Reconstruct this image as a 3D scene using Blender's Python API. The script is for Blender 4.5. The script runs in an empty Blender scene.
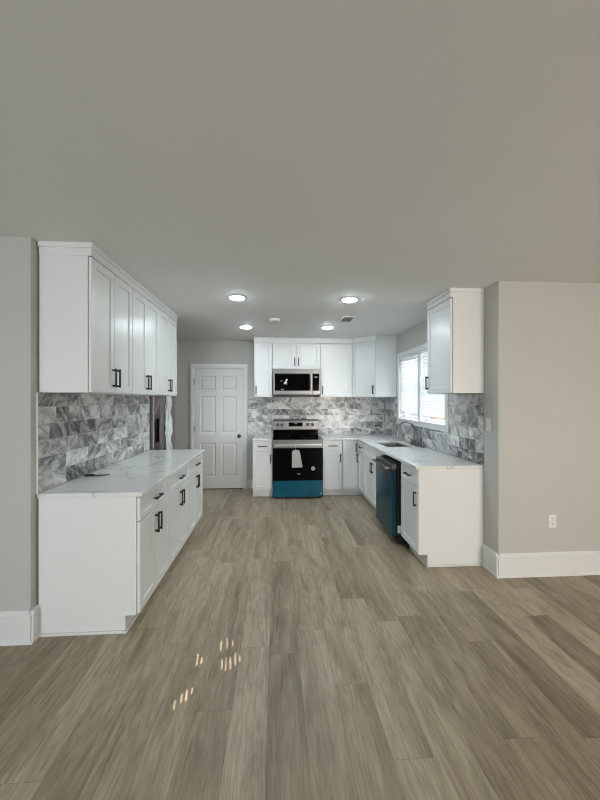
import bpy, math, random
from mathutils import Vector, Matrix
R = random.Random(7)
SC = bpy.context.scene
COL = SC.collection
PI = math.pi

# ------------------------------------------------------------------ camera
H = 1.54
cam_data = bpy.data.cameras.new('camera')
cam_data.sensor_fit = 'HORIZONTAL'; cam_data.sensor_width = 36
cam_data.lens = 351.07 / 600 * 36
cam_data.clip_start = .05
cam = bpy.data.objects.new('camera', cam_data); COL.objects.link(cam)
cam.location = (0, 0, H); cam.rotation_euler = (PI/2, 0, -.0661)
SC.camera = cam

# ------------------------------------------------------------------ world, sun, daylight, rear fill, exposure
world = bpy.data.worlds.new('sky'); SC.world = world; world.use_nodes = True
bg = world.node_tree.nodes['Background']
bg.inputs['Color'].default_value = (.80, .90, 1.0, 1); bg.inputs['Strength'].default_value = 0.9
SUN_DIR = Vector((-.62, 5.0, -2.02)).normalized()
sun_data = bpy.data.lights.new('sun', 'SUN'); sun_data.energy = 15.0; sun_data.angle = .0012
sun_data.color = (1, .94, .84)
sun = bpy.data.objects.new('sun', sun_data); COL.objects.link(sun)
sun.rotation_euler = SUN_DIR.to_track_quat('-Z', 'Y').to_euler(); sun.location = (2, -8, 6)

def daylight(name, loc, direction, sx, sy, power, color):
    d = bpy.data.lights.new(name, 'AREA'); d.shape = 'RECTANGLE'; d.size = sx; d.size_y = sy
    d.energy = power; d.color = color
    o = bpy.data.objects.new(name, d); COL.objects.link(o); o.location = loc
    o.rotation_euler = Vector(direction).to_track_quat('-Z', 'Y').to_euler()
    return o
daylight('daylight_dining_right', (3.9, .1, 1.35), (-1, 0, -.05), 2.2, 1.9, 3, (1, .90, .77))
daylight('daylight_dining_left', (-3.3, -.3, 1.4), (1, 0, -.05), 2.2, 1.6, 3, (.86, .95, 1))
daylight('daylight_kitchen', (2.25, 4.68, 1.75), (-1, 0, .12), 1.9, 1.5, 66, (.84, .93, 1))
daylight('fill_rear_right', (2.55, -3.18, 1.5), (-.02, 1, -.12), 1.5, 1.5, 50, (1, .92, .81)).data.spread = math.radians(95)  # added fill lamp behind the camera, brightens surfaces facing it
daylight('fill_rear_left', (-1.75, -3.18, 1.5), (.02, 1, -.12), 1.5, 1.5, 31, (.88, .96, 1)).data.spread = math.radians(95)  # second added fill lamp, cooler, at the rear left
LAMP = 158.0
SC.view_settings.view_transform = 'Standard'; SC.view_settings.look = 'None'
SC.view_settings.exposure = 0.0; SC.view_settings.gamma = 1.0
SC.view_settings.use_curve_mapping = False
SC.cycles.filter_width = 1.1

# ------------------------------------------------------------------ mesh helper
class MB:
    def __init__(s):
        s.v = []; s.f = []; s.sm = []; s.uv = {}; s.uv2 = {}; s.mi = []
    def quad(s, pts, smooth=False, mi=0):
        n = len(s.v); s.v += [tuple(p) for p in pts]; s.f.append(list(range(n, n+len(pts)))); s.sm.append(smooth); s.mi.append(mi)
        return len(s.f)-1
    def box(s, x0, x1, y0, y1, z0, z1, mi=0):
        n = len(s.v)
        s.v += [(x0,y0,z0),(x1,y0,z0),(x1,y1,z0),(x0,y1,z0),(x0,y0,z1),(x1,y0,z1),(x1,y1,z1),(x0,y1,z1)]
        for q in ((0,3,2,1),(4,5,6,7),(0,1,5,4),(1,2,6,5),(2,3,7,6),(3,0,4,7)):
            s.f.append([n+i for i in q]); s.sm.append(False); s.mi.append(mi)
        return s
    def obox(s, c, ax, ay, az, hx, hy, hz):
        c = Vector(c); ax, ay, az = Vector(ax)*hx, Vector(ay)*hy, Vector(az)*hz
        n = len(s.v)
        for sz in (-1, 1):
            for sx, sy in ((-1,-1),(1,-1),(1,1),(-1,1)): s.v.append(tuple(c+ax*sx+ay*sy+az*sz))
        for q in ((0,3,2,1),(4,5,6,7),(0,1,5,4),(1,2,6,5),(2,3,7,6),(3,0,4,7)):
            s.f.append([n+i for i in q]); s.sm.append(False); s.mi.append(0)
        return s
    def prism(s, poly, axis, a0, a1):
        """poly: list of 2D points; axis 'x' -> (y,z), 'y' -> (x,z), 'z' -> (x,y)"""
        def P(p, a): return {'x': (a, p[0], p[1]), 'y': (p[0], a, p[1]), 'z': (p[0], p[1], a)}[axis]
        n = len(s.v); k = len(poly)
        s.v += [P(p, a0) for p in poly] + [P(p, a1) for p in poly]
        s.f += [list(range(n, n+k))[::-1], list(range(n+k, n+2*k))]; s.sm += [False]*2; s.mi += [0]*2
        for i in range(k):
            j = (i+1) % k
            s.f.append([n+i, n+j, n+k+j, n+k+i]); s.sm.append(False); s.mi.append(0)
        return s
    def tube(s, path, r, n=12, caps=True):
        path = [Vector(p) for p in path]; rs = r if isinstance(r, (list, tuple)) else [r]*len(path)
        base = len(s.v); up = None
        for i, p in enumerate(path):
            t = (path[min(i+1, len(path)-1)] - path[max(i-1, 0)]).normalized()
            if up is None:
                up = t.orthogonal().normalized()
            up = (up - t*up.dot(t)).normalized(); w = t.cross(up)
            for k in range(n):
                a = 2*PI*k/n; s.v.append(tuple(p + (up*math.cos(a)+w*math.sin(a))*rs[i]))
        for i in range(len(path)-1):
            for k in range(n):
                a, b = base+i*n+k, base+i*n+(k+1) % n
                s.f.append([a, b, b+n, a+n]); s.sm.append(True); s.mi.append(0)
        if caps:
            s.f.append([base+k for k in range(n)][::-1]); s.f.append([base+(len(path)-1)*n+k for k in range(n)])
            s.sm += [False]*2; s.mi += [0]*2
        return s
    def lathe(s, prof, c, axis='z', n=28):
        """prof: (r, h) from one end to the other, closed by caps"""
        base = len(s.v); c = Vector(c)
        ax = {'z': (Vector((1,0,0)), Vector((0,1,0)), Vector((0,0,1))), 'y': (Vector((1,0,0)), Vector((0,0,1)), Vector((0,-1,0))),
              'x': (Vector((0,1,0)), Vector((0,0,1)), Vector((1,0,0)))}[axis]
        for r, h in prof:
            for k in range(n):
                a = 2*PI*k/n; s.v.append(tuple(c + ax[0]*math.cos(a)*r + ax[1]*math.sin(a)*r + ax[2]*h))
        for i in range(len(prof)-1):
            for k in range(n):
                a, b = base+i*n+k, base+i*n+(k+1) % n
                s.f.append([a, b, b+n, a+n]); s.sm.append(True); s.mi.append(0)
        s.f.append([base+k for k in range(n)][::-1]); s.f.append([base+(len(prof)-1)*n+k for k in range(n)])
        s.sm += [False]*2; s.mi += [0]*2
        return s
    def rings(s, x0, x1, z0, z1, y, prof):
        """front-facing (-y) nested rectangular rings: prof = [(inset, depth)...], last one capped"""
        loops = []
        for ins, d in prof:
            n = len(s.v); a = ins
            s.v += [(x0+a, y+d, z0+a), (x1-a, y+d, z0+a), (x1-a, y+d, z1-a), (x0+a, y+d, z1-a)]; loops.append(n)
        for p, q in zip(loops, loops[1:]):
            for i in range(4):
                j = (i+1) % 4; s.f.append([p+i, p+j, q+j, q+i]); s.sm.append(False); s.mi.append(0)
        q = loops[-1]; s.f.append([q, q+1, q+2, q+3]); s.sm.append(False); s.mi.append(0)
        return loops[0]
    def shaker(s, x0, x1, z0, z1, y, th=.02, rail=.056, rec=.009):
        n = s.rings(x0, x1, z0, z1, y, [(0, th), (0, .002), (.002, 0), (rail, 0), (rail+.003, rec)])
        s.f.append([n+3, n+2, n+1, n]); s.sm.append(False); s.mi.append(0)
        return s
    def build(s, name, mats, parent=None, bevel=0, seg=2):
        me = bpy.data.meshes.new(name); me.from_pydata(s.v, [], s.f)
        if not isinstance(mats, (list, tuple)): mats = [mats]
        for m in mats: me.materials.append(m)
        me.polygons.foreach_set('use_smooth', s.sm); me.polygons.foreach_set('material_index', s.mi)
        if s.uv:
            L = me.uv_layers.new(name='UVMap'); L2 = me.uv_layers.new(name='TileID')
            for p in me.polygons:
                u = s.uv.get(p.index); t = s.uv2.get(p.index, (0, 0))
                for k, li in enumerate(p.loop_indices):
                    if u: L.data[li].uv = u[k]
                    L2.data[li].uv = t
        me.update()
        if any(s.sm): me.set_sharp_from_angle(angle=math.radians(40))
        o = bpy.data.objects.new(name, me); COL.objects.link(o)
        if parent: o.parent = parent
        if bevel:
            b = o.modifiers.new('bevel', 'BEVEL'); b.width = bevel; b.segments = seg; b.limit_method = 'ANGLE'; b.angle_limit = math.radians(40)
        return o

def thing(name, label, cat, loc=(0,0,0), rz=0, group=None):
    o = bpy.data.objects.new(name, None); COL.objects.link(o); o.empty_display_size = .1
    o.location = loc; o.rotation_euler = (0, 0, rz); o['label'] = label; o['category'] = cat
    if group: o['group'] = group
    return o
def tag(o, label, cat, group=None):
    o['label'] = label; o['category'] = cat
    if group: o['group'] = group
    return o
def struct(o):
    o['kind'] = 'structure'; return o

# ------------------------------------------------------------------ materials
def new_mat(name):
    m = bpy.data.materials.new(name); m.use_nodes = True
    nt = m.node_tree; return m, nt, nt.nodes['Principled BSDF']
def simple(name, col, rough=.5, metal=0, bump=0, bscale=200, spec=.5):
    m, nt, b = new_mat(name)
    b.inputs['Base Color'].default_value = (*col, 1); b.inputs['Roughness'].default_value = rough; b.inputs['Metallic'].default_value = metal
    b.inputs['Specular IOR Level'].default_value = spec
    if bump:
        tc = nt.nodes.new('ShaderNodeTexCoord'); no = nt.nodes.new('ShaderNodeTexNoise'); no.inputs['Scale'].default_value = bscale
        bp = nt.nodes.new('ShaderNodeBump'); bp.inputs['Strength'].default_value = bump; bp.inputs['Distance'].default_value = .002
        nt.links.new(tc.outputs['Object'], no.inputs['Vector']); nt.links.new(no.outputs['Fac'], bp.inputs['Height']); nt.links.new(bp.outputs['Normal'], b.inputs['Normal'])
    return m
def emit(name, col, s):
    m, nt, b = new_mat(name); b.inputs['Base Color'].default_value = (*col, 1)
    b.inputs['Emission Color'].default_value = (*col, 1); b.inputs['Emission Strength'].default_value = s
    return m
class NT:
    def __init__(s, nt): s.nt = nt
    def n(s, t, **k):
        o = s.nt.nodes.new('ShaderNode'+t)
        for a, b in k.items(): setattr(o, a, b)
        return o
    def put(s, sock, v):
        if hasattr(v, 'is_linked') or isinstance(v, bpy.types.NodeSocket): s.nt.links.new(v, sock)
        else: sock.default_value = v
    def m(s, op, a, b=None, c=None):
        o = s.n('Math', operation=op); s.put(o.inputs[0], a)
        if b is not None: s.put(o.inputs[1], b)
        if c is not None: s.put(o.inputs[2], c)
        return o.outputs[0]
    def noise(s, vec, scale, detail=4, rough=.5, dist=0):
        o = s.n('TexNoise'); s.put(o.inputs['Vector'], vec); o.inputs['Scale'].default_value = scale
        o.inputs['Detail'].default_value = detail; o.inputs['Roughness'].default_value = rough; o.inputs['Distortion'].default_value = dist
        return o.outputs['Fac']
    def ramp(s, fac, stops, interp='LINEAR'):
        o = s.n('ValToRGB'); s.put(o.inputs[0], fac); cr = o.color_ramp; cr.interpolation = interp
        while len(cr.elements) < len(stops): cr.elements.new(.5)
        for e, (p, c) in zip(cr.elements, stops):
            e.position = p; e.color = (*c, 1) if isinstance(c, tuple) else (c, c, c, 1)
        return o.outputs[0]
    def mix(s, fac, a, b, mode='MIX'):
        o = s.n('Mix', data_type='RGBA', blend_type=mode); s.put(o.inputs[0], fac)
        for k, v in ((6, a), (7, b)): s.put(o.inputs[k], (*v, 1) if isinstance(v, tuple) else v)
        return o.outputs[2]
    def vec(s, x, y, z=0.0):
        o = s.n('CombineXYZ')
        for i, v in enumerate((x, y, z)): s.put(o.inputs[i], v)
        return o.outputs[0]

def floor_mat():
    m, nt, b = new_mat('oak_vinyl_planks'); k = NT(nt)
    tc = k.n('TexCoord'); sp = k.n('SeparateXYZ'); nt.links.new(tc.outputs['Object'], sp.inputs[0])
    W, L = .18, 1.22
    rx = k.m('DIVIDE', k.m('ADD', sp.outputs[0], .045), W); row = k.m('FLOOR', rx)
    wn = k.n('TexWhiteNoise', noise_dimensions='1D'); k.put(wn.inputs['W'], row)
    ry = k.m('ADD', k.m('DIVIDE', sp.outputs[1], L), k.m('MULTIPLY', wn.outputs['Value'], 7.3)); cell = k.m('FLOOR', ry)
    w2 = k.n('TexWhiteNoise', noise_dimensions='2D'); k.put(w2.inputs['Vector'], k.vec(row, cell))
    sc = k.n('SeparateColor'); nt.links.new(w2.outputs['Color'], sc.inputs[0]); r1, r2, r3 = sc.outputs
    fx = k.m('FRACT', rx); fy = k.m('FRACT', ry)
    px = k.m('ADD', sp.outputs[0], k.m('MULTIPLY', r2, 40.0)); py = k.m('ADD', sp.outputs[1], k.m('MULTIPLY', r3, 40.0))
    broad = k.noise(k.vec(k.m('MULTIPLY', px, 9.0), k.m('MULTIPLY', py, 1.1)), 1.0, 5, .6, .8)
    grain = k.noise(k.vec(k.m('MULTIPLY', px, 70.0), k.m('MULTIPLY', py, 4.5)), 1.0, 5, .65, .4)
    fine = k.noise(k.vec(k.m('MULTIPLY', px, 260.0), k.m('MULTIPLY', py, 9.0)), 1.0, 2, .6)
    # cathedral figure
    warp = k.noise(k.vec(k.m('MULTIPLY', px, 5.0), k.m('MULTIPLY', py, .8)), 1.0, 2, .5)
    rings = k.m('SINE', k.m('MULTIPLY', warp, 120.0))
    tone = k.m('ADD', k.m('MULTIPLY', r1, .29), k.m('MULTIPLY', broad, .98))
    col = k.ramp(tone, [(.34, (.205,.155,.100)), (.54, (.330,.264,.180)), (.76, (.440,.365,.260)), (1.0, (.54,.46,.345))])
    g = k.ramp(grain, [(.3, .66), (.5, 1.0), (.7, 1.12)])
    col = k.mix(1.0, col, g, 'MULTIPLY')
    col = k.mix(1.0, col, k.ramp(fine, [(.3, .80), (.6, 1.06)]), 'MULTIPLY')
    col = k.mix(.55, col, k.mix(1.0, col, k.ramp(k.m('MULTIPLY_ADD', rings, .5, .5), [(0, .86), (.5, 1.0), (1, 1.05)]), 'MULTIPLY'))
    kn = k.ramp(k.noise(k.vec(k.m('MULTIPLY', px, 6.0), k.m('MULTIPLY', py, 1.6)), 1.0, 3, .6, 1.0), [(.58, 1.0), (.74, .66)])
    col = k.mix(1.0, col, kn, 'MULTIPLY')
    ex = k.m('MINIMUM', fx, k.m('SUBTRACT', 1.0, fx)); ey = k.m('MINIMUM', fy, k.m('SUBTRACT', 1.0, fy))
    joint = k.m('MINIMUM', k.m('MULTIPLY', ex, W), k.m('MULTIPLY', ey, L))
    jf = k.ramp(k.m('MULTIPLY', joint, 100.0), [(.04, .66), (.2, 1.0)])
    col = k.mix(1.0, col, jf, 'MULTIPLY')
    nt.links.new(col, b.inputs['Base Color'])
    k.put(b.inputs['Roughness'], k.m('MULTIPLY_ADD', grain, .16, .36))
    bp = k.n('Bump'); bp.inputs['Strength'].default_value = .12; bp.inputs['Distance'].default_value = .001
    k.put(bp.inputs['Height'], k.m('ADD', k.m('MULTIPLY', grain, .4), jf)); nt.links.new(bp.outputs[0], b.inputs['Normal'])
    return m

def marble_mat():
    m, nt, b = new_mat('grey_marble_tile'); k = NT(nt)
    uvm = k.n('Mapping'); nt.links.new(k.n('UVMap', uv_map='UVMap').outputs[0], uvm.inputs[0]); uvm.inputs['Scale'].default_value = (.62, 1.25, 1); uv = uvm.outputs[0]; ti = k.n('UVMap', uv_map='TileID').outputs[0]
    sp = k.n('SeparateXYZ'); nt.links.new(ti, sp.inputs[0])
    cloud = k.noise(uv, 4.4, 5, .48, 1.8)
    n1 = k.noise(uv, 2.6, 5, .5, 1.6); v1 = k.m('ABSOLUTE', k.m('SUBTRACT', n1, .5))
    n2 = k.noise(uv, 5.0, 4, .5, 1.8); v2 = k.m('ABSOLUTE', k.m('SUBTRACT', n2, .5))
    tone = k.m('ADD', cloud, k.m('MULTIPLY', k.m('SUBTRACT', sp.outputs[0], .5), .30))
    col = k.ramp(tone, [(.27, (.09,.094,.098)), (.41, (.25,.254,.256)), (.53, (.52,.52,.515)), (.66, (.82,.815,.805))])
    veil = k.ramp(v1, [(0, .62), (.012, .74), (.06, 1.0)])
    col = k.mix(1.0, col, veil, 'MULTIPLY')
    col = k.mix(k.ramp(v2, [(0, .5), (.05, 0.0)]), col, (.84,.83,.81))
    nt.links.new(col, b.inputs['Base Color']); b.inputs['Roughness'].default_value = .28
    return m

def quartz_mat():
    m, nt, b = new_mat('white_quartz'); k = NT(nt)
    tc = k.n('TexCoord'); p = tc.outputs['Object']
    n1 = k.noise(p, 1.15, 6, .5, .9); v1 = k.m('ABSOLUTE', k.m('SUBTRACT', n1, .5))
    n2 = k.noise(p, 2.6, 6, .55, 1.2); v2 = k.m('ABSOLUTE', k.m('SUBTRACT', n2, .52))
    msk = k.ramp(k.noise(p, 1.6, 2), [(.40, 0.0), (.58, 1.0)])
    col = k.mix(k.ramp(v1, [(0, .70), (.0025, .40), (.008, .10), (.03, 0.0)]), (.80,.80,.79), (.36,.36,.36))
    col = k.mix(k.m('MULTIPLY', msk, k.ramp(v2, [(0, .38), (.012, .06), (.03, 0.0)])), col, (.45,.44,.43))
    nt.links.new(col, b.inputs['Base Color']); b.inputs['Roughness'].default_value = .16
    return m

def steel_mat(name, col, rough=.3, sx=4, sz=400):
    m, nt, b = new_mat(name); k = NT(nt)
    tc = k.n('TexCoord'); mp = k.n('Mapping'); nt.links.new(tc.outputs['Object'], mp.inputs[0]); mp.inputs['Scale'].default_value = (sx, sx, sz)
    n = k.noise(mp.outputs[0], 1.0, 2)
    b.inputs['Base Color'].default_value = (*col, 1); b.inputs['Metallic'].default_value = 1
    k.put(b.inputs['Roughness'], k.m('MULTIPLY_ADD', n, .06, rough-.03))
    return m

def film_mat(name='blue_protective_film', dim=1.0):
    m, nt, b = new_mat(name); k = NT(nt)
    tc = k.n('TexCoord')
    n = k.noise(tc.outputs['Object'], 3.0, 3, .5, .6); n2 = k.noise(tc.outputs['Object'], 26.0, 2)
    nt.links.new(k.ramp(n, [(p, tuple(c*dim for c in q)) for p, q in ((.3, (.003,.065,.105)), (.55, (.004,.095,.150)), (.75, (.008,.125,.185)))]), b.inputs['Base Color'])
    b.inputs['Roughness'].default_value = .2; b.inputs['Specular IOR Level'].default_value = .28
    return m

def wall_mat(name, col):
    m, nt, b = new_mat(name); k = NT(nt)
    tc = k.n('TexCoord'); n = k.noise(tc.outputs['Object'], 160, 3); n2 = k.noise(tc.outputs['Object'], 1.3, 2)
    nt.links.new(k.mix(k.ramp(n2, [(.3, 0.0), (.7, 1.0)]), tuple(c*.985 for c in col), tuple(min(1, c*1.015) for c in col)), b.inputs['Base Color'])
    b.inputs['Roughness'].default_value = .72; b.inputs['Specular IOR Level'].default_value = .3
    bp = k.n('Bump'); bp.inputs['Strength'].default_value = .12; bp.inputs['Distance'].default_value = .001
    nt.links.new(n, bp.inputs['Height']); nt.links.new(bp.outputs[0], b.inputs['Normal'])
    return m

def blind_mat():
    m, nt, b = new_mat('white_blind_slat')
    b.inputs['Base Color'].default_value = (.85, .86, .86, 1); b.inputs['Roughness'].default_value = .5
    t = nt.nodes.new('ShaderNodeBsdfTranslucent'); t.inputs['Color'].default_value = (.85, .88, .9, 1)
    mx = nt.nodes.new('ShaderNodeMixShader'); mx.inputs[0].default_value = .13
    nt.links.new(b.outputs[0], mx.inputs[1]); nt.links.new(t.outputs[0], mx.inputs[2])
    nt.links.new(mx.outputs[0], nt.nodes['Material Output'].inputs['Surface'])
    return m

def pane_mat():
    m, nt, b = new_mat('window_glass'); nt.nodes.remove(b)
    t = nt.nodes.new('ShaderNodeBsdfTransparent'); g = nt.nodes.new('ShaderNodeBsdfGlossy'); g.inputs['Roughness'].default_value = .02
    mx = nt.nodes.new('ShaderNodeMixShader'); mx.inputs[0].default_value = .07
    nt.links.new(t.outputs[0], mx.inputs[1]); nt.links.new(g.outputs[0], mx.inputs[2])
    nt.links.new(mx.outputs[0], nt.nodes['Material Output'].inputs['Surface'])
    return m

def brick_mat():
    m, nt, b = new_mat('tan_brick'); k = NT(nt); tc = k.n('TexCoord'); mp = k.n('Mapping')
    nt.links.new(tc.outputs['Object'], mp.inputs[0]); mp.inputs['Rotation'].default_value = (-PI/2, 0, 0)
    br = k.n('TexBrick'); nt.links.new(mp.outputs[0], br.inputs[0]); br.inputs['Scale'].default_value = 4
    br.inputs['Color1'].default_value = (.20,.11,.06,1); br.inputs['Color2'].default_value = (.24,.15,.09,1); br.inputs['Mortar'].default_value = (.2,.17,.14,1)
    nt.links.new(br.outputs[0], b.inputs['Base Color']); b.inputs['Roughness'].default_value = .9
    return m

M = dict(
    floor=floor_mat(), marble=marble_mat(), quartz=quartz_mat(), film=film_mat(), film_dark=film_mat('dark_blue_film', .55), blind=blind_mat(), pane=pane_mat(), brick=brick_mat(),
    wall=wall_mat('greige_wall_paint', (.53, .525, .50)), ceiling=wall_mat('ceiling_paint', (.80, .80, .775)),
    cabinet=simple('white_cabinet_lacquer', (.80, .805, .805), .30, bump=.02, bscale=90), trim=simple('white_trim_paint', (.76, .765, .76), .38, bump=.02, bscale=60),
    grout=simple('pale_grout', (.70, .69, .67), .9, bump=.2), black=simple('black_metal', (.012, .012, .013), .35, bump=.02),
    toe=simple('toe_kick', (.70, .70, .69), .5, bump=.03), steel=steel_mat('brushed_steel', (.21, .21, .215), .30, 3, 30), dark_steel=steel_mat('gunmetal', (.20, .195, .19), .28, 5, 5),
    sink=steel_mat('sink_steel', (.30, .285, .265), .42, 4, 4), glass_black=simple('black_glass', (.002, .002, .0025), .06, bump=.004, bscale=20, spec=.09),
    black_plastic=simple('black_plastic', (.012, .012, .013), .5, bump=.03), white_plastic=simple('white_plastic', (.80, .80, .78), .35, bump=.01),
    fridge=steel_mat('refrigerator_steel', (.27, .24, .25), .38, 5, 2), paper=simple('pale_paper', (.40, .395, .38), .6, bump=.3, bscale=40),
    knob=simple('dark_grey_knob', (.05, .05, .052), .35, bump=.02), pale_mark=simple('pale_white', (.75, .77, .77), .5, bump=.02), ink=simple('grey_print', (.16, .16, .16), .6, bump=.02), plastic_wrap=simple('crumpled_white_plastic', (.74, .76, .76), .32, bump=.5, bscale=30),
    pink=simple('pale_pink_tape', (.62, .5, .5), .5, bump=.05), lamp=emit('lamp_lens', (.80, .93, 1), LAMP), display=emit('clock_display', (.12, .18, .26), .02),
    nickel=steel_mat('satin_nickel', (.5, .49, .47), .3, 4, 4), slot=simple('socket_slot', (.05, .05, .05), .6, bump=.02), asphalt=simple('yard_ground', (.30, .31, .26), .95, bump=.4, bscale=20))

# ------------------------------------------------------------------ setting: room shell
C = 2.578
XL, XR, YB = -1.564, 1.9275, 6.183            # kitchen left wall, right wall, back wall
YWL, YJ = 2.344, 2.9375                      # faces of the stub walls on each side of the kitchen opening
RX0, RX1, RY0 = -3.2, 3.8, -3.2              # dining room
struct(MB().box(RX0-.2, RX1+.2, RY0-.2, YB+.2, -.1, 0).build('floor', M['floor']))
struct(MB().box(RX0-.2, RX1+.2, RY0-.2, YB+.2, C, C+.12).build('ceiling', M['ceiling']))
w = MB().box(RX0, XL, YWL, YWL+.12, 0, C); struct(w.build('wall_left_stub', M['wall']))
AY0, AY1 = 4.43, YB                          # alcove of the refrigerator in the left wall
w = MB().box(XL-.12, XL, YWL+.12, AY0, 0, C)
w.box(XL-.95, XL-.12, AY0-.1, AY0, 0, C).box(XL-1.05, XL-.95, AY0-.1, AY1, 0, C)
struct(w.build('wall_left', M['wall']))
struct(MB().box(XL-1.05, XR+.15, YB, YB+.15, 0, C).build('wall_back', M['wall']))
WY0, WY1, WZ0, WZ1 = 3.81, 5.455, 1.18, 2.266   # outside of the window casing
OY0, OY1, OZ0, OZ1 = WY0+.07, WY1-.07, WZ0+.075, WZ1-.07
w = MB().box(XR, XR+.15, YJ+.12, OY0, 0, C).box(XR, XR+.15, OY1, YB, 0, C).box(XR, XR+.15, OY0, OY1, 0, OZ0).box(XR, XR+.15, OY0, OY1, OZ1, C)
struct(w.build('wall_right', M['wall']))
struct(MB().box(XR, RX1, YJ, YJ+.12, 0, C).build('wall_right_stub', M['wall']))
# dining room walls behind the camera, with window openings
w = MB().box(RX1, RX1+.15, RY0, -1.0, 0, C).box(RX1, RX1+.15, 1.2, YJ+.12, 0, C).box(RX1, RX1+.15, -1.0, 1.2, 0, .35).box(RX1, RX1+.15, -1.0, 1.2, 2.3, C)
struct(w.build('wall_dining_right', M['wall']))
w = MB().box(RX0-.15, RX0, RY0, -1.4, 0, C).box(RX0-.15, RX0, .8, YWL+.12, 0, C).box(RX0-.15, RX0, -1.4, .8, 0, .6).box(RX0-.15, RX0, -1.4, .8, 2.2, C)
struct(w.build('wall_dining_left', M['wall']))
for nm, x, y0, y1, z0, z1 in (('window_2', RX1+.05, -1.0, 1.2, .35, 2.3), ('window_3', RX0-.08, -1.4, .8, .6, 2.2)):
    f = MB().box(x-.02, x+.03, y0, y0+.06, z0, z1).box(x-.02, x+.03, y1-.06, y1, z0, z1).box(x-.02, x+.03, y0+.06, y1-.06, z0, z0+.06).box(x-.02, x+.03, y0+.06, y1-.06, z1-.06, z1)
    f.box(x-.02, x+.03, (y0+y1)/2-.03, (y0+y1)/2+.03, z0+.06, z1-.06)
    struct(f.build(nm, M['trim']))
# rear wall with an unseen front door, slots shaped to throw sun streaks
DX0, DX1, DH = -.05, .87, 2.32
w = MB().box(DX0, DX1, RY0-.15, RY0, DH, C)
for xa, xb, oa, ob in ((RX0, DX0, -2.5, -1.0), (DX1, RX1, 1.8, 3.3)):
    w.box(xa, oa, RY0-.15, RY0, 0, C).box(ob, xb, RY0-.15, RY0, 0, C).box(oa, ob, RY0-.15, RY0, 0, .75).box(oa, ob, RY0-.15, RY0, 2.25, C)
    w.box((oa+ob)/2-.02, (oa+ob)/2+.02, RY0-.12, RY0-.08, .75, 2.25)
struct(w.build('wall_rear', M['wall']))
for k, (oa, ob) in enumerate(((-2.5, -1.0), (1.8, 3.3))): struct(MB().box(oa, ob, RY0-.15, RY0-.13, .75, 2.25).build('window_%d' % (4+k), M['blind']))  # unseen windows added to go with the rear fill lamps
slots = []
for x, z, h in ((.325, 2.19, .045), (.362, 2.20, .045), (.398, 2.205, .03), (.335, 2.13, .04), (.357, 2.125, .05), (.383, 2.13, .045), (.412, 2.14, .05), (.437, 2.15, .03),
                (.19, 2.145, .045), (.215, 2.15, .03), (.105, 2.03, .03), (.135, 2.045, .03), (.158, 2.05, .035), (.183, 2.065, .025)):
    slots.append((x, x+.013, z, z+h))
slots.sort()
d = MB()
xs = sorted({DX0, DX1} | {a for q in slots for a in q[:2]}); zs = sorted({0, DH} | {a for q in slots for a in q[2:]})
for xa, xb in zip(xs, xs[1:]):
    for za, zb in zip(zs, zs[1:]):
        mx, mz = (xa+xb)/2, (za+zb)/2
        if not any(q[0] < mx < q[1] and q[2] < mz < q[3] for q in slots): d.box(xa, xb, RY0-.06, RY0-.04, za, zb)
struct(d.build('door_2', M['trim']))

# baseboards (tall board, bead on top, shoe at the floor)
def baseboard(name, p0, p1, nrm, h=.205):
    p0, p1, n = Vector((*p0, 0)), Vector((*p1, 0)), Vector((*nrm, 0)); t = (p1-p0).normalized(); L = (p1-p0).length
    prof = [(0, 0), (.028, 0), (.026, .012), (.018, .022), (.016, .024), (.016, h-.035), (.021, h-.03), (.019, h-.02), (.011, h-.012), (.009, h), (0, h)]
    mb = MB(); k = len(prof)
    for q in (p0, p1):
        for a, z in prof: mb.v.append(tuple(q + n*a + Vector((0, 0, z))))
    for i in range(k):
        j = (i+1) % k; mb.f.append([i, j, k+j, k+i]); mb.sm.append(False); mb.mi.append(0)
    mb.f += [list(range(k))[::-1], list(range(k, 2*k))]; mb.sm += [False]*2; mb.mi += [0]*2
    return struct(mb.build(name, M['trim']))
baseboard('baseboard_left_stub', (RX0, YWL), (XL+.028, YWL), (0, -1))
baseboard('baseboard_left_return', (XL, YWL-.028), (XL, 2.40), (1, 0))
baseboard('baseboard_right_stub', (XR-.028, YJ), (RX1, YJ), (0, -1))
baseboard('baseboard_right_return', (XR, YJ-.028), (XR, 3.162), (-1, 0))
baseboard('baseboard_back', (-.507, YB), (-.385, YB), (0, -1), .15)
baseboard('baseboard_back_left', (XL-.95, YB), (-1.49, YB), (0, -1), .15)

# ------------------------------------------------------------------ door in the back wall
dr = struct(bpy.data.objects.new('door_1', None)); COL.objects.link(dr); dr.location = (-1.415, YB, 0)
DW_, DHT = .825, 2.083
lf = MB(); y = -.035
xs = [0, .10, .365, .46, .725, DW_]; zs = [.012, .215, .80, .965, 1.60, 1.70, 1.955, DHT]
for i in range(5):
    for j in range(7):
        a = (xs[i], xs[i+1], zs[j], zs[j+1])
        if i in (1, 3) and j in (1, 3, 5): lf.rings(*a, y, [(0, 0), (.012, .010), (.028, .010), (.045, .003)])
        else: lf.quad([(a[0], y, a[2]), (a[1], y, a[2]), (a[1], y, a[3]), (a[0], y, a[3])])
lf.quad([(0, y, zs[0]), (0, y, DHT), (0, 0, DHT), (0, 0, zs[0])]); lf.quad([(DW_, y, zs[0]), (DW_, 0, zs[0]), (DW_, 0, DHT), (DW_, y, DHT)])
lf.quad([(0, y, DHT), (DW_, y, DHT), (DW_, 0, DHT), (0, 0, DHT)]); lf.quad([(0, y, zs[0]), (0, 0, zs[0]), (DW_, 0, zs[0]), (DW_, y, zs[0])])
leaf = lf.build('door_leaf', M['trim'], dr)
cs = MB()
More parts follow.
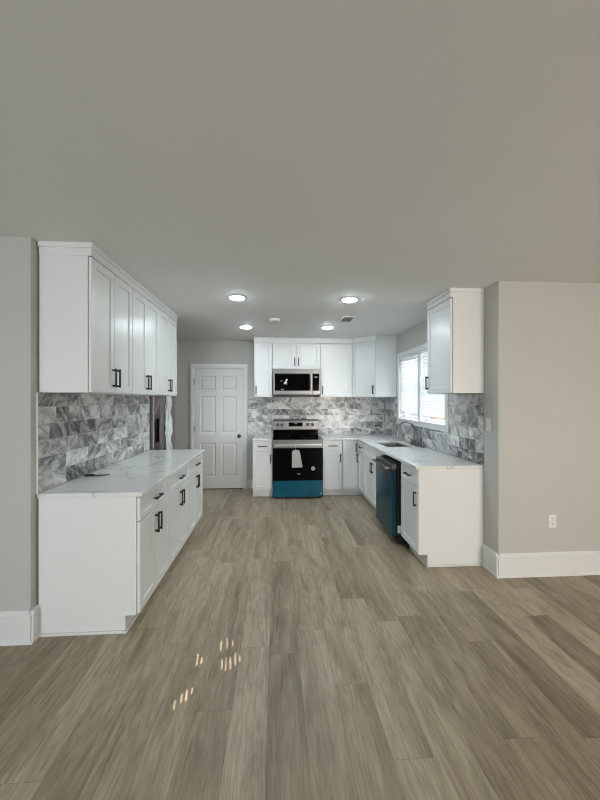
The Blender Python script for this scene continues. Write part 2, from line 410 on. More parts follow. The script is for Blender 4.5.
for x0, x1 in ((-.068, -.006), (DW_+.006, DW_+.078)): cs.box(x0, x1, -.05, -.001, 0, DHT+.008).box(x0+.012, x1-.012, -.056, -.05, 0, DHT+.008)
cs.box(-.068, DW_+.078, -.05, -.001, DHT+.008, DHT+.075).box(-.056, DW_+.066, -.056, -.05, DHT+.02, DHT+.063)
cs.build('door_casing', M['trim'], dr, .002)
for z in (.25, 1.05, 1.85): MB().box(-.010, .006, -.044, -.03, z-.045, z+.045).tube([(-.002, -.046, z-.048), (-.002, -.046, z+.048)], .006, 8).build('hinge', M['dark_steel'], dr)
MB().lathe([(.032, 0), (.032, .006), (.014, .012), (.012, .03), (.024, .04), (.029, .052), (.026, .064), (.012, .070)], (DW_-.06, -.035, .915), 'y').build('door_knob', M['black'], dr)
MB().box(0, DW_, -.03, -.002, 0, .010).build('gap_shade_strip', M['black_plastic'], dr)  # black strip standing in for the shade in the gap under the door

# ------------------------------------------------------------------ window in the right wall
wn = struct(bpy.data.objects.new('window_1', None)); COL.objects.link(wn); wn.location = (XR, WY1, 0); wn.rotation_euler = (0, 0, -PI/2)
Lw = WY1-WY0      # local x runs towards the camera, local -y into the room
cs = MB().box(0, .07, -.022, -.001, WZ0, WZ1).box(Lw-.07, Lw, -.022, -.001, WZ0, WZ1).box(.07, Lw-.07, -.022, -.001, WZ1-.07, WZ1)
cs.box(.07, Lw-.07, -.022, -.001, WZ0, WZ0+.06); cs.build('window_casing', M['trim'], wn, .003)
MB().box(.06, Lw-.06, -.035, .10, WZ0+.06, WZ0+.078).build('window_sill', M['trim'], wn, .003)
MB().box(Lw/2-.035, Lw/2+.035, -.014, .10, OZ0, OZ1).build('window_mullion', M['trim'], wn, .003)
for x0, x1 in ((.07, Lw/2-.035), (Lw/2+.035, Lw-.07)):
    f = MB(); zm = (OZ0+OZ1)/2; g = .035
    f.box(x0, x0+g, .07, .11, OZ0, OZ1).box(x1-g, x1, .07, .11, OZ0, OZ1)
    for za, zb in ((OZ0, OZ0+g), (zm-.02, zm+.02), (OZ1-g, OZ1)): f.box(x0+g, x1-g, .07, .11, za, zb)
    fo = f.build('window_sash', M['trim'], wn)
    MB().box(x0+g, x1-g, .088, .092, OZ0+g, OZ1-g).build('window_pane', M['pane'], fo)
for k, (x0, x1) in enumerate(((.075, Lw/2-.04), (Lw/2+.04, Lw-.075))):
    lab = ('white slatted blind in far half of kitchen window, next to corner cabinet', 'white slatted blind in near half of kitchen window, partly behind wall cabinet')[k]
    b = thing('window_blind', lab, 'blind', (XR, WY1, 0), -PI/2, 'blinds in the kitchen window')
    MB().box(x0, x1, -.004, .036, OZ1-.035, OZ1-.002).build('headrail', M['white_plastic'], b, .002)
    zb = OZ0+.085 - .02*k
    MB().box(x0+.004, x1-.004, .006, .030, zb, zb+.016).build('bottom_rail', M['trim'], b, .003)
    s = MB(); z = zb+.042; t = math.radians(58)
    while z < OZ1-.05:
        s.obox(((x0+x1)/2, .017, z), (1, 0, 0), (0, math.cos(t), math.sin(t)), (0, -math.sin(t), math.cos(t)), (x1-x0)/2-.005, .025, .0013); z += .042
    s.build('blind_slats', M['blind'], b)
    for q in (.12, .88): MB().tube([(x0+(x1-x0)*q, -.003, zb), (x0+(x1-x0)*q, -.003, OZ1-.03)], .0012, 5).build('lift_cord', M['white_plastic'], b)
hs = struct(MB().box(3.62, 7.5, 8.0, 8.3, -.3, 1.75).build('wall_neighbour', M['brick']))
struct(MB().box(2.1, 9, -6, 12, -.4, -.3).build('ground_outside', M['asphalt']))

# ------------------------------------------------------------------ backsplash of marble tiles
def backsplash(label, loc, rz, rects, seed):
    rr = random.Random(seed); T = .01; TH, TL, G = .1125, .305, .0028
    root = thing('tile_backsplash', label, 'backsplash', loc, rz, 'marble tile backsplashes')
    g = MB(); t = MB()
    for x0, x1, z0, z1 in rects: g.box(x0, x1, -.006, -.0005, z0, z1)
    xmin = min(r[0] for r in rects); xmax = max(r[1] for r in rects); zmin = .932
    row = 0; z = zmin
    while z < 1.6:
        x = xmin - TL*((row*.5 + rr.choice((0, .12, -.12))) % 1.0)
        while x < xmax:
            L = TL if rr.random() < .84 else TL/2
            ou, ov, ang = rr.uniform(0, 60), rr.uniform(0, 60), rr.choice((.7, .9, -.5, .4, PI+.8, PI-.6)); tid = (rr.random(), rr.random())
            ca, sa = math.cos(ang), math.sin(ang)
            for r in rects:
                a, b = max(x+G/2, r[0]), min(x+L-G/2, r[1]); c, d = max(z+G/2, r[2]), min(z+TH-G/2, r[3])
                if b-a > .006 and d-c > .006:
                    n0 = len(t.f); t.box(a, b, -T, -.005, c, d)
                    for fi in range(n0, len(t.f)):
                        t.uv[fi] = [(ou + ca*(t.v[i][0]-x) - sa*(t.v[i][2]-z), ov + sa*(t.v[i][0]-x) + ca*(t.v[i][2]-z)) for i in t.f[fi]]; t.uv2[fi] = tid
            x += L
        z += TH; row += 1
    g.build('grout', M['grout'], root); t.build('marble_tiles', M['marble'], root)
    return root
ZC, ZU = .930, 1.59
backsplash('grey marble tile backsplash along left wall above the long counter', (XL, 2.40, 0), PI/2, [(0, 2.01, ZC, ZU)], 3)
backsplash('grey marble tile backsplash on back wall behind the stove', (0, YB, 0), 0, [(-.507, XR-.012, ZC, ZU)], 5)
q = YB
backsplash('grey marble tile backsplash on right wall below and beside window', (XR, YB, 0), -PI/2,
           [(.012, q-WY1-.001, ZC, ZU), (q-WY1-.001, q-WY0+.001, ZC, WZ0-.001), (q-WY0+.001, q-3.15, ZC, ZU)], 11)
MB().box(XL+.0005, XL+.011, 2.392, 2.3985, ZC, ZU).build('trim_1', M['trim']); struct(bpy.data.objects['trim_1'])

# ------------------------------------------------------------------ cabinets
def pull(parent, x, z, y, vertical=True, L=.14):
    mb = MB(); h = L/2
    if vertical:
        for s in (-1, 1): mb.box(x-.006, x+.006, y-.024, y, z+s*(h-.012)-.007, z+s*(h-.012)+.007)
        mb.box(x-.0075, x+.0075, y-.032, y-.022, z-h, z+h)
    else:
        for s in (-1, 1): mb.box(x+s*(h-.012)-.007, x+s*(h-.012)+.007, y-.024, y, z-.006, z+.006)
        mb.box(x-h, x+h, y-.032, y-.022, z-.0075, z+.0075)
    o = mb.build('pull', M['black'], parent, .002); return o
def door(root, x0, x1, z0, z1, side, where, rail=.056, y=0):
    o = MB().shaker(x0, x1, z0, z1, y, .0195, rail).build('door', M['cabinet'], root)
    if side: pull(o, x0+.03 if side < 0 else x1-.03, (z1-.11) if where == 'top' else (z0+.11), y)
    return o
def drawer(root, x0, x1, z0, z1, handle=True, px=None):
    o = MB().shaker(x0, x1, z0, z1, 0, .0195, .038).build('drawer', M['cabinet'], root)
    if handle: pull(o, (x0+x1)/2 if px is None else px, (z0+z1)/2, 0, False, min(.14, (x1-x0)*.6))
    return o
# local frame of every cabinet: x along the front, front of the doors at y = 0, back at +depth
def base(label, loc, rz, W, depth=.638, layout='2door', group='white base cabinets', hinge=1):
    root = thing('base_cabinet', label, 'cabinet', loc, rz, group)
    b = MB().prism([(.0235, .112), (.0235, .898), (depth, .898), (depth, 0), (.09, 0), (.09, .112)], 'x', .0005, W-.0005)
    if layout == 'sink':                       # open box: the sink basin hangs inside
        b = MB().prism([(.0235, .112), (.0235, .898), (depth, .898), (depth, 0), (.09, 0), (.09, .112)], 'x', .0005, .0185)
        b.prism([(.0235, .112), (.0235, .898), (depth, .898), (depth, 0), (.09, 0), (.09, .112)], 'x', W-.0185, W-.0005)
        b.box(.0185, W-.0185, .02, .038, .112, .898).box(.0185, W-.0185, depth-.012, depth, 0, .898).box(.0185, W-.0185, .038, depth-.012, .112, .13).box(.0185, W-.0185, .09, .105, 0, .112)
    b.build('body', M['cabinet'], root)
    g = .005; zt = .888; zd = .732
    if layout in ('2door', 'sink', '1door'):
        drawer(root, g, W-g, zd, zt, layout != 'sink')
    z1 = zd-.006 if layout != 'full' else zt
    if layout in ('2door', 'sink'):
        door(root, g, W/2-g/2, .118, z1, 1, 'top'); door(root, W/2+g/2, W-g, .118, z1, -1, 'top')
    else: door(root, g, W-g, .118, z1, hinge, 'top')
    return root
XLd, XRd, YBd = -.911, 1.30, 5.553           # planes of the door fronts
ys = [2.405, 3.070, 3.738, 4.405]
nm = ['nearest the camera at the counter end', 'in the middle of the left run', 'farthest along the left run beside refrigerator']
cabs = []
for i in range(3):
    c = base('white two-door base cabinet with drawer under left counter, '+nm[i], (XLd, ys[i], 0), PI/2, ys[i+1]-ys[i]); cabs.append(c)
MB().prism([(0.02, .112), (.02, .899), (.639, .899), (.639, 0), (.09, 0), (.09, .112)], 'x', -.008, 0).build('end_panel', M['cabinet'], cabs[0])
# right run: local x runs from the far end towards the camera
def rbase(label, y0, y1, **k): return base(label, (XRd, y1, 0), -PI/2, y1-y0, .626, **k)
c = rbase('white one-door base cabinet with drawer at near end of right counter, next to dishwasher', 3.165, 3.61, layout='1door', hinge=1)
MB().prism([(.005, .112), (.005, .899), (.626, .899), (.626, 0), (.09, 0), (.09, .112)], 'x', .445, .453).build('end_panel', M['cabinet'], c)
rbase('white two-door sink base cabinet with plain false drawer front, behind dishwasher', 4.245, 5.155, layout='sink')
rbase('narrow white one-door base cabinet with drawer at inside corner of right counter', 5.158, 5.548, layout='1door', hinge=-1)
base('narrow white base cabinet with drawer left of the stove', (-.38, YBd, 0), 0, .315, .628, layout='1door', hinge=1)
base('white one-door base cabinet with drawer right of the stove', (.728, YBd, 0), 0, .319, .628, layout='1door', hinge=1)
cc = thing('base_cabinet', 'white corner base cabinet with full-height door and no drawer', 'cabinet', (1.05, YBd, 0), 0, 'white base cabinets')
MB().prism([(0, .022), (.27, .022), (.27, .014), (.875, .014), (.875, .628), (0, .628)], 'z', .112, .898).box(.0, .34, .09, .62, 0, .112).build('body', M['cabinet'], cc)
door(cc, .004, .243, .118, .888, 1, 'top', .05)
# toe shoes
def bar(name, *a): return struct(MB().box(*a).build(name, M['trim'], None, .004))
bar('trim_2', XL+.03, XLd-.09+.014, 2.383, 2.397, 0, .018)
bar('trim_3', XLd-.09, XLd-.09+.014, 2.398, 4.40, 0, .018)
bar('trim_4', XRd+.09-.014, XR-.03, 3.141, 3.156, 0, .018)
bar('trim_5', XRd+.09-.014, XRd+.09, 3.157, 3.60, 0, .018)
bar('trim_6', XRd+.09-.014, XRd+.09, 4.25, 5.64, 0, .018)
bar('trim_7', .73, XRd+.07, YBd+.09-.014, YBd+.09, 0, .018)
bar('trim_8', -.38, -.068, YBd+.09-.014, YBd+.09, 0, .018)

ZT = 2.492
def upper(label, loc, rz, W, depth, doors, z0=ZU, group='white wall cabinets'):
    root = thing('wall_cabinet', label, 'cabinet', loc, rz, group)
    MB().box(.0005, W-.0005, .0235, depth, z0, ZT).build('body', M['cabinet'], root)
    g = .005
    if doors == 2:
        door(root, g, W/2-g/2, z0+.004, ZT-.004, 1, 'bot'); door(root, W/2+g/2, W-g, z0+.004, ZT-.004, -1, 'bot')
    else: door(root, g, W-g, z0+.004, ZT-.004, doors, 'bot')
    return root
XLu, XRu, YBu = -1.222, 1.605, YB-.33
nm = ['nearest the camera', 'middle of the three', 'farthest of the three, beside refrigerator']
for i in range(3):
    upper('tall white two-door wall cabinet above the left counter, '+nm[i], (XLu, ys[i], 0), PI/2, ys[i+1]-ys[i], .328, 2)
upper('white wall cabinet with one door hanging on right wall between window and wall end', (XRu, 3.66, 0), -PI/2, .51, .321, -1, 1.605)
upper('narrow white wall cabinet left of the microwave', (-.376, YBu, 0), 0, .305, .329, -1)
upper('short white two-door wall cabinet above the microwave', (-.07, YBu, 0), 0, .80, .329, 2, 2.058)
upper('wide white one-door wall cabinet right of the microwave', (.731, YBu, 0), 0, .545, .329, -1)
A = Vector((1.277, YBu+.02, 0)); Bc = Vector((1.598, 5.560, 0))
t = (Bc-A).normalized(); nrm = Vector((t.y, -t.x, 0)); Ld = (Bc-A).length
dg = thing('wall_cabinet', 'white diagonal corner wall cabinet with plain side panel by window', 'cabinet', (A.x, A.y, 0), math.atan2(t.y, t.x), 'white wall cabinets')
inv = Matrix.Rotation(-math.atan2(t.y, t.x), 4, 'Z')
poly = [inv @ (Vector((x, y, 0))-A) for x, y in ((A.x, A.y), (Bc.x, Bc.y), (XR-.001, Bc.y), (XR-.001, YB-.001), (A.x, YB-.001))]
MB().prism([(p.x, p.y) for p in poly], 'z', ZU, ZT).build('body', M['cabinet'], dg)
o = MB().shaker(.018, Ld-.006, ZU+.004, ZT-.004, -.0205, .0195).build('door', M['cabinet'], dg); pull(o, Ld-.04, ZU+.115, -.0205)

# crown boards up to the ceiling
def crown(name, path, n_end=()):
    """path: polyline of outer face, board runs to the right of travel"""
    mb = MB()
    for (a, b) in zip(path, path[1:]):
        a, b = Vector((*a, 0)), Vector((*b, 0)); t = (b-a).normalized(); n = Vector((-t.y, t.x, 0))
        for (off, z0, z1) in ((.002, ZT, ZT+.052), (.008, ZT+.052, C-.0005)):
            c = (a+b)/2 - n*(off-.03)
            mb.obox((c.x, c.y, (z0+z1)/2), t, n, (0, 0, 1), (b-a).length/2+off*.6, .03, (z1-z0)/2-.0002)
    return struct(mb.build(name, M['cabinet']))
crown('trim_9', [(XL+.014, 2.405), (XLu, 2.405), (XLu, 4.40)])
crown('trim_10', [(XRu, 3.655), (XRu, 3.152), (XR-.002, 3.152)])
crown('trim_11', [(-.376, YB-.02), (-.376, YBu), (A.x-.01, YBu), (Bc.x-.012, Bc.y-.018), (XR-.002, Bc.y)])

# ------------------------------------------------------------------ counters
def slab(xs, ys, filled, z0, z1, name, mat, bevel=.004):
    mb = MB(); idx = {}
    def V(i, j, z):
        if (i, j, z) not in idx: idx[(i, j, z)] = len(mb.v); mb.v.append((xs[i], ys[j], z))
        return idx[(i, j, z)]
    def F(*q): mb.f.append(list(q)); mb.sm.append(False); mb.mi.append(0)
    for (i, j) in filled:
        F(V(i,j,z1), V(i+1,j,z1), V(i+1,j+1,z1), V(i,j+1,z1)); F(V(i,j,z0), V(i,j+1,z0), V(i+1,j+1,z0), V(i+1,j,z0))
        for (di, dj, a, b) in ((-1,0,(0,1),(0,0)), (1,0,(1,0),(1,1)), (0,-1,(0,0),(1,0)), (0,1,(1,1),(0,1))):
            if (i+di, j+dj) not in filled:
                p, q = (i+a[0], j+a[1]), (i+b[0], j+b[1]); F(V(*p, z0), V(*q, z0), V(*q, z1), V(*p, z1))
    return mb.build(name, mat, None, bevel)
Z0 = .8995
o = slab([XL+.0105, -.889], [2.386, 4.412], {(0, 0)}, Z0, ZC, 'countertop', M['quartz'])
tag(o, 'long white veined quartz countertop on left cabinets', 'countertop', 'white quartz countertops')
o = slab([-.385, -.066], [YBd-.02, YB-.0105], {(0, 0)}, Z0, ZC, 'countertop', M['quartz'])
tag(o, 'short piece of white quartz countertop left of the stove', 'countertop', 'white quartz countertops')
SX0, SX1, SY0, SY1 = 1.435, 1.785, 4.47, 5.115
xs = [.727, 1.278, SX0, SX1, XR-.0105]; yy = [3.152, SY0, SY1, YBd-.02, YB-.0105]
fill = {(i, 3) for i in range(4)} | {(i, j) for i in (1, 2, 3) for j in (0, 1, 2)}; fill.discard((2, 1))
o = slab(xs, yy, fill, Z0, ZC, 'countertop', M['quartz'])
tag(o, 'white quartz countertop turning the corner with sink cut into it', 'countertop', 'white quartz countertops')

# sink (undermount): open basin
sk = thing('sink', 'stainless steel sink sunk in right counter under window', 'sink', ((SX0+SX1)/2, (SY0+SY1)/2, .71))
hx, hy = (SX1-SX0)/2+.004, (SY1-SY0)/2+.004
b = MB(); i = .012; zb, zt = .0, .178
def ring(h, k, z): return [(-h, -k, z), (h, -k, z), (h, k, z), (-h, k, z)]
lo = [ring(hx+.012, hy+.012, zt), ring(hx, hy, zt), ring(hx-.008, hy-.008, .03), ring(hx-.035, hy-.035, .008)]
for p, q2 in zip(lo, lo[1:]):
    for a in range(4):
        c = (a+1) % 4; b.quad([p[a], p[c], q2[c], q2[a]])
b.quad(lo[-1]); so = b.build('basin', M['sink'], sk)
m_ = so.modifiers.new('wall', 'SOLIDIFY'); m_.thickness = .002; m_.offset = 0
MB().lathe([(.045, .006), (.045, .012), (.03, .013), (.02, .009)], (.02, 0, 0), 'z').build('drain', M['steel'], sk)

# faucet group behind the sink
FY = 4.63; FX = 1.855
fc = thing('faucet', 'tall gooseneck faucet in dark metal behind the sink', 'faucet', (FX, FY, ZC))
MB().box(-.028, .028, -.13, .13, 0, .008).build('deck_plate', M['dark_steel'], fc, .004)
MB().lathe([(.026, .008), (.024, .03), (.018, .06), (.015, .075)], (0, 0, 0)).build('faucet_base', M['dark_steel'], fc)
path = [(0, 0, .07), (0, 0, .20)] + [(-.115+.115*math.cos(a), 0, .20+.115*math.sin(a)) for a in [PI*k/14 for k in range(1, 15)]] + [(-.232, 0, .17)]
MB().tube(path, .0115, 12).build('spout', M['dark_steel'], fc)
MB().tube([(-.2305, 0, .195), (-.233, 0, .155)], [.014, .016], 12).build('spray_head', M['dark_steel'], fc)
for s in (-1, 1):
    MB().lathe([(.022, .008), (.020, .02), (.013, .05), (.016, .062), (.010, .07)], (0, s*.10, 0)).tube([(0, s*.10, .06), (-.01, s*.125, .078), (-.015, s*.16, .098)], [.008, .007, .005], 10).build('lever_handle', M['dark_steel'], fc)
o = MB().lathe([(.022, 0), (.021, .012), (.014, .02), (.013, .05), (.018, .075), (.019, .11), (.012, .125)], (1.862, 4.435, ZC)).build('side_sprayer', M['dark_steel'])
tag(o, 'dark side sprayer standing on counter just nearer than the faucet', 'sprayer')
sd = thing('soap_dispenser', 'small dark soap dispenser on counter, nearest camera in faucet row', 'soap dispenser', (1.862, 4.345, ZC))
MB().lathe([(.020, 0), (.019, .012), (.011, .02), (.011, .05), (.014, .055), (.012, .062)], (0, 0, 0)).build('dispenser_body', M['dark_steel'], sd)
MB().tube([(0, 0, .06), (0, 0, .075), (-.02, 0, .082), (-.055, 0, .076)], [.006, .006, .0055, .0045], 10).build('dispenser_spout', M['dark_steel'], sd)

# ------------------------------------------------------------------ stove
ST = thing('electric_range', 'stainless electric stove with black glass door and blue film on drawer', 'stove', (.33, YB-.745, 0))
W2 = .389
MB().box(-W2, W2, .04, .70, .02, .90).build('range_body', M['black_plastic'], ST)
for sx in (-1, 1):
    for yy_ in (.09, .62): MB().lathe([(.02, 0), (.02, .02)], (sx*(W2-.06), yy_, 0), n=12).build('leveling_foot', M['black_plastic'], ST)
ck = MB().box(-W2-.004, W2+.004, .012, .70, .901, .921).build('cooktop', M['glass_black'], ST, .004)
for x, yq, r in ((-.19, .19, .105), (.19, .19, .085), (-.19, .46, .08), (.19, .46, .105)):
    rg = MB(); n_ = 48
    for q in range(n_):
        a0, a1 = 2*PI*q/n_, 2*PI*(q+1)/n_
        rg.quad([(x+math.cos(t_)*k_, yq+math.sin(t_)*k_, .9213) for t_, k_ in ((a0, r-.003), (a0, r), (a1, r), (a1, r-.003))])
    rg.build('burner_ring', M['ink'], ck)
MB().box(-W2-.004, W2+.004, -.002, .012, .893, .922).build('front_trim', M['steel'], ST, .004)
# backguard: black lower band then sloping steel console
bgd = MB().prism([(.615, .922), (.66, .922), (.70, .94), (.70, 1.03), (.62, 1.03)], 'x', -W2, W2).build('backguard', M['glass_black'], ST)
con = MB().prism([(.600, 1.03), (.70, 1.03), (.70, 1.205), (.625, 1.205), (.600, 1.17)], 'x', -W2, W2).build('control_console', M['steel'], ST, .004)
MB().box(-.125, .115, .5965, .602, 1.085, 1.155).build('display_panel', M['glass_black'], con)
MB().box(-.03, .02, .5955, .597, 1.125, 1.14).build('clock_display', M['display'], con)
for x in (-.315, -.245, .20, .285):
    MB().lathe([(.030, 0), (.030, .004), (.024, .006), (.022, .026), (.018, .028)], (x, .600, 1.115), 'y').box(x-.003, x+.003, .568, .574, 1.10, 1.137).build('control_knob', M['knob'], con)
# oven door
od = MB().box(-W2, W2, -.002, .038, .292, .888).build('oven_door', M['glass_black'], ST, .004)
MB().box(-W2, W2, -.006, .001, .795, .888).build('door_top_band', M['steel'], od, .002)
hd = MB().tube([(-W2+.03, -.055, .845), (W2-.03, -.055, .845)], .0165, 14)
for s in (-1, 1): hd.box(s*(W2-.06)-.014, s*(W2-.06)+.014, -.05, -.005, .835, .855)
hd.build('oven_handle', M['nickel'], od)
MB().lathe([(.031, 0), (.031, .0008)], (.235, -.0022, .475), 'y').build('round_sticker', M['paper'], od)
MB().lathe([(.016, 0), (.016, .0006)], (.235, -.0031, .475), 'y').build('sticker_print', M['ink'], od)
em = MB().prism([(.030*math.cos(2*PI*k/24)+.01, .009*math.sin(2*PI*k/24)+.393) for k in range(24)], 'y', -.003, -.0018).build('emblem', M['ink'], od)
dw = MB().box(-W2, W2, -.002, .038, .035, .288).build('storage_drawer', M['film'], ST, .004)
for s in (-1, 1): MB().box(s*(W2-.035)-.025, s*(W2-.035)+.025, -.0032, -.0022, .235, .265).build('film_tape', simple('dark_blue_tape', (.002, .02, .08), .7, bump=.02), dw)
MB().lathe([(.012, 0), (.012, .0008)], (W2-.035, -.0022, .085), 'y', 20).build('drawer_sticker', M['paper'], dw)
# tag that hangs from the oven handle
tg = thing('paper_tag', 'grey printed tag in clear sleeve hanging from stove door handle', 'tag', (.33, YB-.745, .64))
p = MB(); pts = [(-.098, .10), (-.08, .135), (.0, .135), (.02, .115), (.065, -.13), (-.098, -.135)]
p.prism(pts, 'y', -.0785, -.0755); p.build('tag_sheet', M['paper'], tg)
p = MB()
for k in range(6): p.box(-.08, .03-.006*k, -.0792, -.0786, -.11+.03*k, -.102+.03*k)
p.box(-.07, -.01, -.0792, -.0786, .085, .12); p.build('tag_print', simple('faint_print', (.40, .40, .39), .7, bump=.02), tg)
MB().tube([(-.04, -.077, .13), (-.04, -.076, .215), (-.04, -.055, .224), (-.04, -.036, .205), (-.04, -.055, .186), (-.04, -.076, .195)], .0014, 6).build('tag_loop', M['white_plastic'], tg)

# ------------------------------------------------------------------ microwave
MW = thing('microwave', 'stainless over-the-range microwave with black window above the stove', 'microwave', (.329, YB-.40, 1.592))
hw, hh = .389, .458
MB().box(-hw, hw, .03, .396, .035, hh).build('microwave_body', M['black_plastic'], MW)
MB().box(-hw+.004, hw-.004, .015, .396, .0, .034).build('vent_base', M['black_plastic'], MW, .004)
fr = MB().box(-hw, .262, 0, .029, .036, hh)
md = fr.build('microwave_door', M['steel'], MW, .004)
MB().box(-hw+.028, .215, -.003, .002, .10, .385).build('door_window', M['glass_black'], md, .002)
h = MB().tube([(.236, -.045, .105), (.236, -.045, .38)], .012, 12)
for z in (.125, .36): h.box(.226, .246, -.04, .002, z-.012, z+.012)
h.build('door_handle', M['nickel'], md)
cp = MB().box(.264, hw, 0, .029, .036, hh).build('control_panel', M['steel'], MW, .004)
MB().box(.268, hw-.016, -.003, .002, .10, .385).build('keypad', M['glass_black'], cp, .002)
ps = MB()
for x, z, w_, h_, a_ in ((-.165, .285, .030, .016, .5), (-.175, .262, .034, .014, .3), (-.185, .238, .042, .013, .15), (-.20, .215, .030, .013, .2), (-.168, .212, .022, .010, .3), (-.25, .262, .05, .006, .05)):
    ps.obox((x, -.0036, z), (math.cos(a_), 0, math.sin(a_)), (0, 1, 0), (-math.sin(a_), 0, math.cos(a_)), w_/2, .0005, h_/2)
ps.build('pale_marks', M['pale_mark'], md)  # irregular pale marks on the microwave window
MB().box(-.258, -.212, -.0041, -.0031, .122, .128).build('pale_strip', M['pale_mark'], md)
MB().box(.295, .345, -.004, -.002, .315, .34).build('clock_display', M['display'], cp)
MB().box(-hw+.09, hw-.09, .02, .25, -.004, .0005).build('grease_filter', M['dark_steel'], MW)

# ------------------------------------------------------------------ dishwasher, pulled a little out of its bay
DWX = 1.215
dwm = thing('dishwasher', 'dishwasher with blue film on its front, pulled slightly out under right counter', 'dishwasher', (DWX, 4.238, 0), -PI/2)
wd = .595
MB().box(.004, wd, .055, .60, .10, .862).build('tub', M['black_plastic'], dwm)
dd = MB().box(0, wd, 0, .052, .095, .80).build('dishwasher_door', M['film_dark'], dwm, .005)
MB().box(0, wd, 0, .052, .802, .853).build('control_strip', M['steel'], dd, .004)
hb = MB().tube([(.03, -.048, .815), (wd-.03, -.048, .815)], .0135, 12)
for x in (.05, wd-.05): hb.box(x-.012, x+.012, -.045, .002, .806, .824)
hb.build('dishwasher_handle', M['steel'], dd)
MB().box(.0, wd-.02, -.0006, .0, .70, .80).build('steel_band', M['steel'], dd)
MB().box(.01, wd-.005, .10, .13, .012, .10).build('kick_plate', M['black_plastic'], dwm, .003)
for x in (.04, wd-.03):
    for y_ in (.17, .52): MB().lathe([(.022, 0), (.022, .012), (.010, .016), (.010, .10)], (x, y_, 0), n=14).build('leveling_foot', M['black_plastic'], dwm)
MB().box(wd+.0005, wd+.012, .06, .10, .13, .21).build('hinge_cover', M['white_plastic'], dwm, .004)
cl = [(.02*math.cos(a*.9)*1.0 + 1.335 + .012*math.sin(a*2.3), 3.545 + .03*math.sin(a*.9), .012+.007*a) for a in [k*.35 for k in range(26)]]
o = MB().tube(cl, .009, 8).build('cord_coil', M['black_plastic']); tag(o, 'black coiled cord on floor at foot of dishwasher', 'cord')

# ------------------------------------------------------------------ refrigerator in the alcove and plastic on it
rf = thing('refrigerator', 'dark steel refrigerator set into left wall beyond the counter', 'refrigerator', (-1.515, 4.455, 0), PI/2)
fw = .91
MB().box(.005, fw-.005, .07, .80, .04, 1.77).build('refrigerator_body', M['black_plastic'], rf)
MB().box(.01, fw-.01, .06, .14, .0, .045).build('base_grille', M['black_plastic'], rf)
d1 = MB().box(.003, .247, 0, .066, .05, 1.77).build('freezer_door', M['fridge'], rf, .008)
d2 = MB().box(.253, fw-.003, 0, .066, .05, 1.77).build('fresh_food_door', M['fridge'], rf, .008)
MB().box(.04, .185, -.004, .004, 1.00, 1.30).build('water_dispenser', M['glass_black'], d1, .003)
for dd_, x in ((d1, .218), (d2, .285)):
    hm = MB().tube([(x, -.05, .62), (x, -.05, 1.60)], .012, 12)
    for z in (.66, 1.56): hm.box(x-.009, x+.009, -.05, .002, z-.012, z+.012)
    hm.build('refrigerator_handle', M['steel'], dd_)
MB().obox((.11, -.001, 1.46), (.62, 0, .785), (0, 1, 0), (-.785, 0, .62), .12, .0012, .010).build('tape_strip', M['pink'], d1)
# bunched plastic hung along the far door's handle
pw = MB(); rows, cols = 40, 26; rr = random.Random(4); ph = [rr.uniform(0, 6.28) for _ in range(8)]
for i in range(rows+1):
    z = 1.615 - i/rows*.90
    for k in range(cols):
        a = 2*PI*k/cols
        r = (.030 + .012*math.sin(3*a+ph[0]+z*5) + .009*math.sin(5*a+ph[1]-z*11) + .006*math.sin(z*38+ph[2]+2*a))
        r *= (.62 if i == 0 else .8 if i < 3 else 1.0) + .30*i/rows
        pw.v.append((-1.417 + math.cos(a)*r*.8 + .006*math.sin(z*17), 4.71 + math.sin(a)*r*1.5 + .012*math.sin(z*9+1), z))
for i in range(rows):
    for k in range(cols):
        a, b2 = i*cols+k, i*cols+(k+1) % cols; pw.f.append([a, a+cols, b2+cols, b2]); pw.sm.append(True); pw.mi.append(0)
pw.f.append(list(range(cols))); pw.f.append([rows*cols+k for k in range(cols)][::-1]); pw.sm += [False]*2; pw.mi += [0]*2
tag(pw.build('plastic_wrap', M['plastic_wrap']), 'crumpled white plastic wrap hanging down the refrigerator handle', 'plastic wrap')

# ------------------------------------------------------------------ ceiling things
for k, (x, y_, lab) in enumerate(((-.40, 3.577, 'nearer left'), (.747, 3.571, 'nearer right'), (-.434, 5.006, 'farther left'), (.721, 4.964, 'farther right'))):
    l = thing('recessed_light', 'lit round recessed ceiling light, %s of the four' % lab, 'light', (x, y_, C), 0, 'recessed ceiling lights')
    MB().lathe([(.092, -.0005), (.092, -.004), (.080, -.010), (.074, -.010), (.074, -.0005)], (0, 0, 0), n=40).build('trim_ring', M['white_plastic'], l)
    MB().lathe([(.073, -.002), (.073, -.010), (.068, -.014), (.050, -.020), (.02, -.023)], (0, 0, 0), n=40).build('lens', M['lamp'], l)
v = thing('ceiling_vent', 'white louvred air vent in kitchen ceiling, nearest the right wall', 'vent', (.897, 4.445, C), 0)
a, b_ = .085, .15
MB().box(-a, a, -b_, -b_+.025, -.008, -.0005).box(-a, a, b_-.025, b_, -.008, -.0005).box(-a, -a+.022, -b_+.025, b_-.025, -.008, -.0005).box(a-.022, a, -b_+.025, b_-.025, -.008, -.0005).build('vent_frame', M['white_plastic'], v)
lv = MB(); MB().box(-a+.022, a-.022, -b_+.025, b_-.025, -.0015, -.0005).build('vent_duct', M['slot'], v)
for k in range(9): lv.obox((0, -b_+.037+k*.0285, -.005), (1, 0, 0), (0, .8, .35), (0, -.35, .8), a-.022, .0075, .0006)
lv.build('louvres', M['white_plastic'], v)
sm = thing('smoke_detector', 'small round white smoke detector on kitchen ceiling between the lights', 'smoke detector', (-.023, 4.52, C))
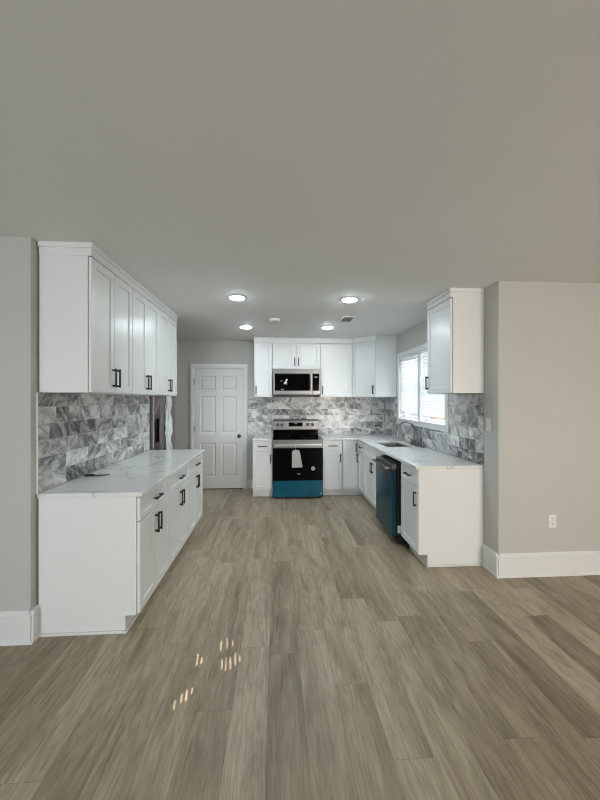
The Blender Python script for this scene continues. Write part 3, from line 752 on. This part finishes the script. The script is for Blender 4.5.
MB().lathe([(.068, -.0005), (.068, -.012), (.058, -.028), (.03, -.034), (.012, -.034)], (0, 0, 0)).build('detector_housing', M['white_plastic'], sm)
MB().lathe([(.010, -.034), (.010, -.036), (.006, -.037)], (.02, 0, 0), n=14).build('test_button', M['ink'], sm)

# ------------------------------------------------------------------ outlets and switch
def plate(name, label, cat, loc, rz, kind):
    r = thing(name, label, cat, loc, rz)
    MB().box(-.036, .036, -.006, -.0003, -.058, .058).build('cover_plate', M['white_plastic'], r, .003)
    if kind == 'outlet':
        for z in (-.022, .022):
            s = MB().lathe([(.0165, .006), (.0165, .0085), (.015, .009)], (0, 0, z), 'y', 20).build('socket', M['white_plastic'], r)
            MB().box(-.0075, -.005, -.0098, -.0088, z-.002, z+.008).box(.005, .0075, -.0098, -.0088, z-.002, z+.008).lathe([(.0028, .0088), (.0028, .0098)], (0, 0, z-.008), 'y', 10).build('slots', M['slot'], s)
    else:
        MB().prism([(-.006, -.03), (-.0115, -.03), (-.008, .03), (-.006, .03)], 'x', -.016, .016).build('rocker', M['white_plastic'], r)
    for z in ((0,) if kind == 'outlet' else (-.042, .042)): MB().lathe([(.0032, .0055), (.0032, .0068)], (0, 0, z), 'y', 10).build('screw', M['nickel'], r)
plate('wall_outlet', 'white wall outlet low on the right wall above baseboard', 'outlet', (2.418, YJ, .474), 0, 'outlet')
plate('wall_outlet', 'white outlet plate on marble tiles between door and stove', 'outlet', (-.395, YB-.010, 1.285), 0, 'outlet')
plate('light_switch', 'white switch plate on wall end right of marble tile', 'switch', (XR, 3.075, 1.315), -PI/2, 'switch')

# ------------------------------------------------------------------ tool on the left counter
sc_ = thing('scraper', 'small dark pointed hand tool lying on left countertop', 'tool', (-1.43, 2.92, ZC), math.radians(14))
MB().prism([(-.03, -.022), (.0, -.026), (.085, -.002), (.085, .002), (.0, .026), (-.03, .022)], 'z', .004, .008).build('blade', M['black'], sc_)
MB().tube([(-.025, 0, .010), (-.05, 0, .012), (-.085, 0, .011), (-.10, 0, .010)], [.006, .010, .0105, .006], 10).build('grip', M['black_plastic'], sc_)
